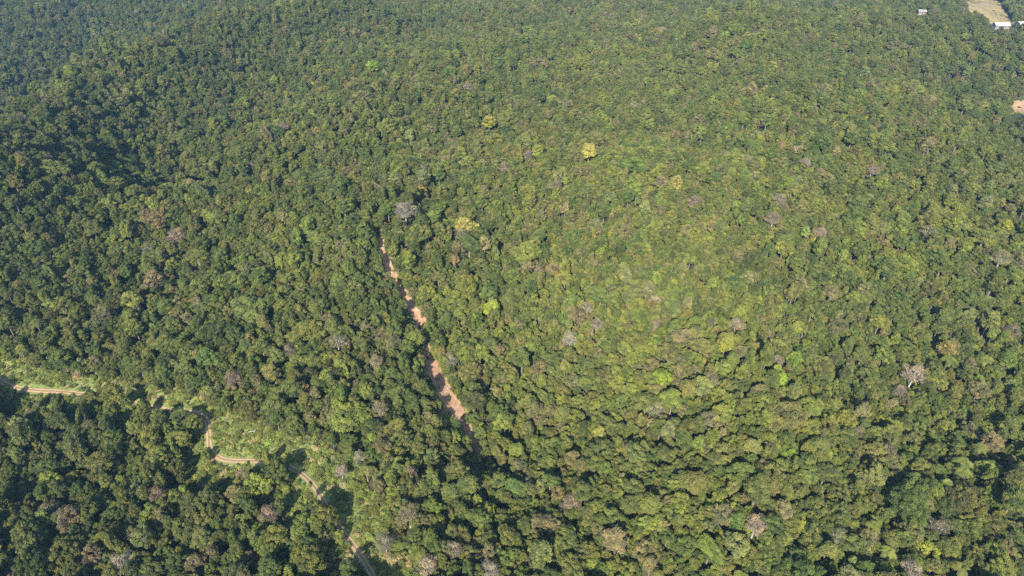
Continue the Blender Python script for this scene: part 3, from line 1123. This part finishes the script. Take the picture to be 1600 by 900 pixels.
# weeds also stand in the open shade on the near side of the track
q = np.column_stack([R.uniform(ROAD[:, 0].min(), ROAD[:, 0].max(), 30000), R.uniform(ROAD[:, 1].min(), ROAD[:, 1].max(), 30000)])
dq = seg_dist(q, ROADC)[0]
PA = np.concatenate([PA, q[(dq > 1.9) & (dq < 15) & (R.uniform(0, 1, len(q)) < .5) & ~inside(q, VERGE)]])
ct = [("weed green", .46), ("yellow-green", .24), ("mid green", .14), ("straw", .07), ("pale green", .09)]
cols = [ct[i][0] for i in R.choice(5, len(PA), p=[c[1] for c in ct])]
scatter("undergrowth", np.column_stack([PA, height(PA) + .1]), np.array([BY["shrub"][i] for i in R.integers(0, 7, len(PA))]),
        np.clip(np.exp(R.normal(-.6, .5, len(PA))), .2, 1.35)[:, None] * np.array([1, 1, .9]), R.uniform(0, 6.28, len(PA)), np.array([tint_of(c, R) * 1.05 for c in cols]), BY["shrub"],
        "tangled low bushes and weeds along the track verge and soil strip", "undergrowth")

# ------------------------------------------------------------------ buildings by the far clearing
def gable(name, label, px, py, L, Wd, wallh, roofh, rot, roofm, nwin):
    p = hit(px, py, wallh)
    o = thing(name, label, "building", (p[0], p[1], float(height(p[None, :2])[0])), None, rot)
    w = Geo()
    w.box(-L / 2, L / 2, -Wd / 2, Wd / 2, -1.5, wallh)
    for sx in (-1, 1):
        x0, x1 = sx * L / 2, sx * (L / 2 - .25)
        w.add([(x0, -Wd / 2, wallh), (x0, Wd / 2, wallh), (x0, 0, wallh + roofh - .12), (x1, -Wd / 2, wallh), (x1, Wd / 2, wallh), (x1, 0, wallh + roofh - .12)],
              [[0, 1, 2], [3, 5, 4], [0, 2, 5, 3], [1, 4, 5, 2]])
    part("wall", w.mesh("wall", [M_WALL]), o)
    r = Geo()
    ex, ey, th = L / 2 + .6, Wd / 2 + .7, .12
    sl = roofh / (Wd / 2)
    ze = wallh - .7 * sl + .02
    for sy in (-1, 1):
        nst = int(L / 1.0)
        for k in range(nst):            # corrugated sheets side by side
            a, b = -ex + 2 * ex * k / nst, -ex + 2 * ex * (k + 1) / nst - .02
            dz = .03 * (k % 2)
            V = [(a, sy * ey, ze + dz), (b, sy * ey, ze + dz), (b, 0, wallh + roofh + dz), (a, 0, wallh + roofh + dz)]
            V += [(x, y, z + th) for x, y, z in V]
            r.add(V, [[3, 2, 1, 0], [4, 5, 6, 7], [0, 1, 5, 4], [1, 2, 6, 5], [2, 3, 7, 6], [3, 0, 4, 7]])
    rf = part("roof", r.mesh("roof", [roofm]), o)
    rd = Geo()
    rd.tube([(-ex, 0, wallh + roofh + .16), (ex, 0, wallh + roofh + .16)], [.14, .14], 0, 6)
    part("ridge_cap", rd.mesh("ridge_cap", [roofm]), rf)
    for k in range(nwin):
        x = -L / 2 + L * (k + .5) / nwin
        q = Geo()
        if k == nwin // 2:
            q.box(x - .55, x + .55, -Wd / 2 - .06, -Wd / 2 - .004, 0, 2.1)
            part("door", q.mesh("door", [M_DARK]), o)
        else:
            q.box(x - .6, x + .6, -Wd / 2 - .05, -Wd / 2 - .004, 1.0, 2.0)
            part("window", q.mesh("window", [M_DARK]), o)
    return o


gable("shed", "long low shed with white roof below the dry clearing, top right corner", 1565, 38, 12, 6.5, 3.0, 1.3, math.radians(-4), M_ROOF, 5)
gable("house", "small white-roofed house right of the long shed at the picture's edge", 1594, 36, 6.5, 5.5, 2.8, 1.4, math.radians(12), M_ROOF, 3)
gable("cabin", "lone grey-roofed cabin among trees, left of the dry clearing", 1441, 17, 8, 5.5, 2.8, 1.3, math.radians(-8), M_ROOF2, 3)

# ------------------------------------------------------------------ fallen trunks
for px, py, L, az, lab in [(432 - 38, 676, 7, 20, "pale fallen trunk lying on the grassy bank above the track bend"),
                           (700, 610, 5, 70, "thin pale fallen trunk across the bare soil strip")]:
    p = hit(px, py)
    z = float(height(p[None, :2])[0])
    lg = Geo()
    lg.tube([(-L / 2, 0, .28), (-L * .1, .25, .34), (L / 2, -.15, .2)], [.26, .2, .08], 0, 8)
    lg.tube([(L * .1, .1, .3), (L * .25, .8, .6), (L * .4, 1.5, .7)], [.1, .07, .03], 0, 5)
    thing("fallen_trunk", lab, "log", (p[0], p[1], z + .2), None, math.radians(az), 1.0, lg.mesh("fallen_trunk", [M_PALEBARK]))

# ------------------------------------------------------------------ light, air, camera
AS = ray(1027, 466)                     # the shadow of the camera falls here: the sun stands straight behind it
sun = bpy.data.lights.new("sun", "SUN")
sun.energy = 4.9
sun.angle = math.radians(0.53)
sun.color = (1.0, 0.93, 0.82)
so = link(bpy.data.objects.new("sun", sun))
import mathutils
so.rotation_euler = mathutils.Vector(AS).to_track_quat("-Z", "Y").to_euler()
elev = math.asin(-AS[2])
azim = math.atan2(-AS[0], -AS[1])

w = bpy.data.worlds.new("World")
S.world = w
w.use_nodes = True
nt = w.node_tree
bg = nt.nodes["Background"]
sky = nt.nodes.new("ShaderNodeTexSky")
sky.sky_type = "NISHITA"
sky.sun_disc = False
sky.sun_elevation = elev
sky.sun_rotation = azim
sky.altitude = 500
nt.links.new(sky.outputs[0], bg.inputs["Color"])
bg.inputs["Strength"].default_value = 0.15

HAZE = 0.00010
hz = Geo()
hz.box(-6500, 6500, -5300, 6800, float(gz.min()) - 1.0, CAMH + 3)
m = bpy.data.materials.new("haze")
m.use_nodes = True
m.node_tree.nodes.remove(m.node_tree.nodes["Principled BSDF"])
pv = m.node_tree.nodes.new("ShaderNodeVolumePrincipled")
pv.inputs["Color"].default_value = (0.30, 0.60, 1.0, 1)
pv.inputs["Density"].default_value = HAZE
pv.inputs["Anisotropy"].default_value = 0.35
m.node_tree.links.new(pv.outputs[0], m.node_tree.nodes["Material Output"].inputs["Volume"])
ho = link(bpy.data.objects.new("haze", hz.mesh("haze", [m])))
ho["kind"] = "stuff"
ho["label"] = "thin bluish haze over the far forest"

cam = bpy.data.cameras.new("camera")
cam.sensor_width = 36.0
cam.lens = 36.0 * F / 1600.0
cam.clip_start = 1.0
cam.clip_end = 20000.0
co = link(bpy.data.objects.new("camera", cam))
co.location = (0, 0, CAMH)
co.rotation_euler = (math.pi / 2 - PITCH, 0, 0)
S.camera = co

S.view_settings.view_transform = "Standard"
S.view_settings.look = "None"
S.view_settings.exposure = 1.33
S.view_settings.gamma = 1.0
cy = S.cycles
cy.max_bounces = 5
cy.diffuse_bounces = 3
cy.glossy_bounces = 2
cy.transmission_bounces = 3
cy.volume_bounces = 1
cy.use_denoising = False
print("trees", len(T), "single", int(solo.sum()), "bare", int((solo & isbare).sum()), "faces", sum(len(s["whole"].polygons) for s in SHAPES))
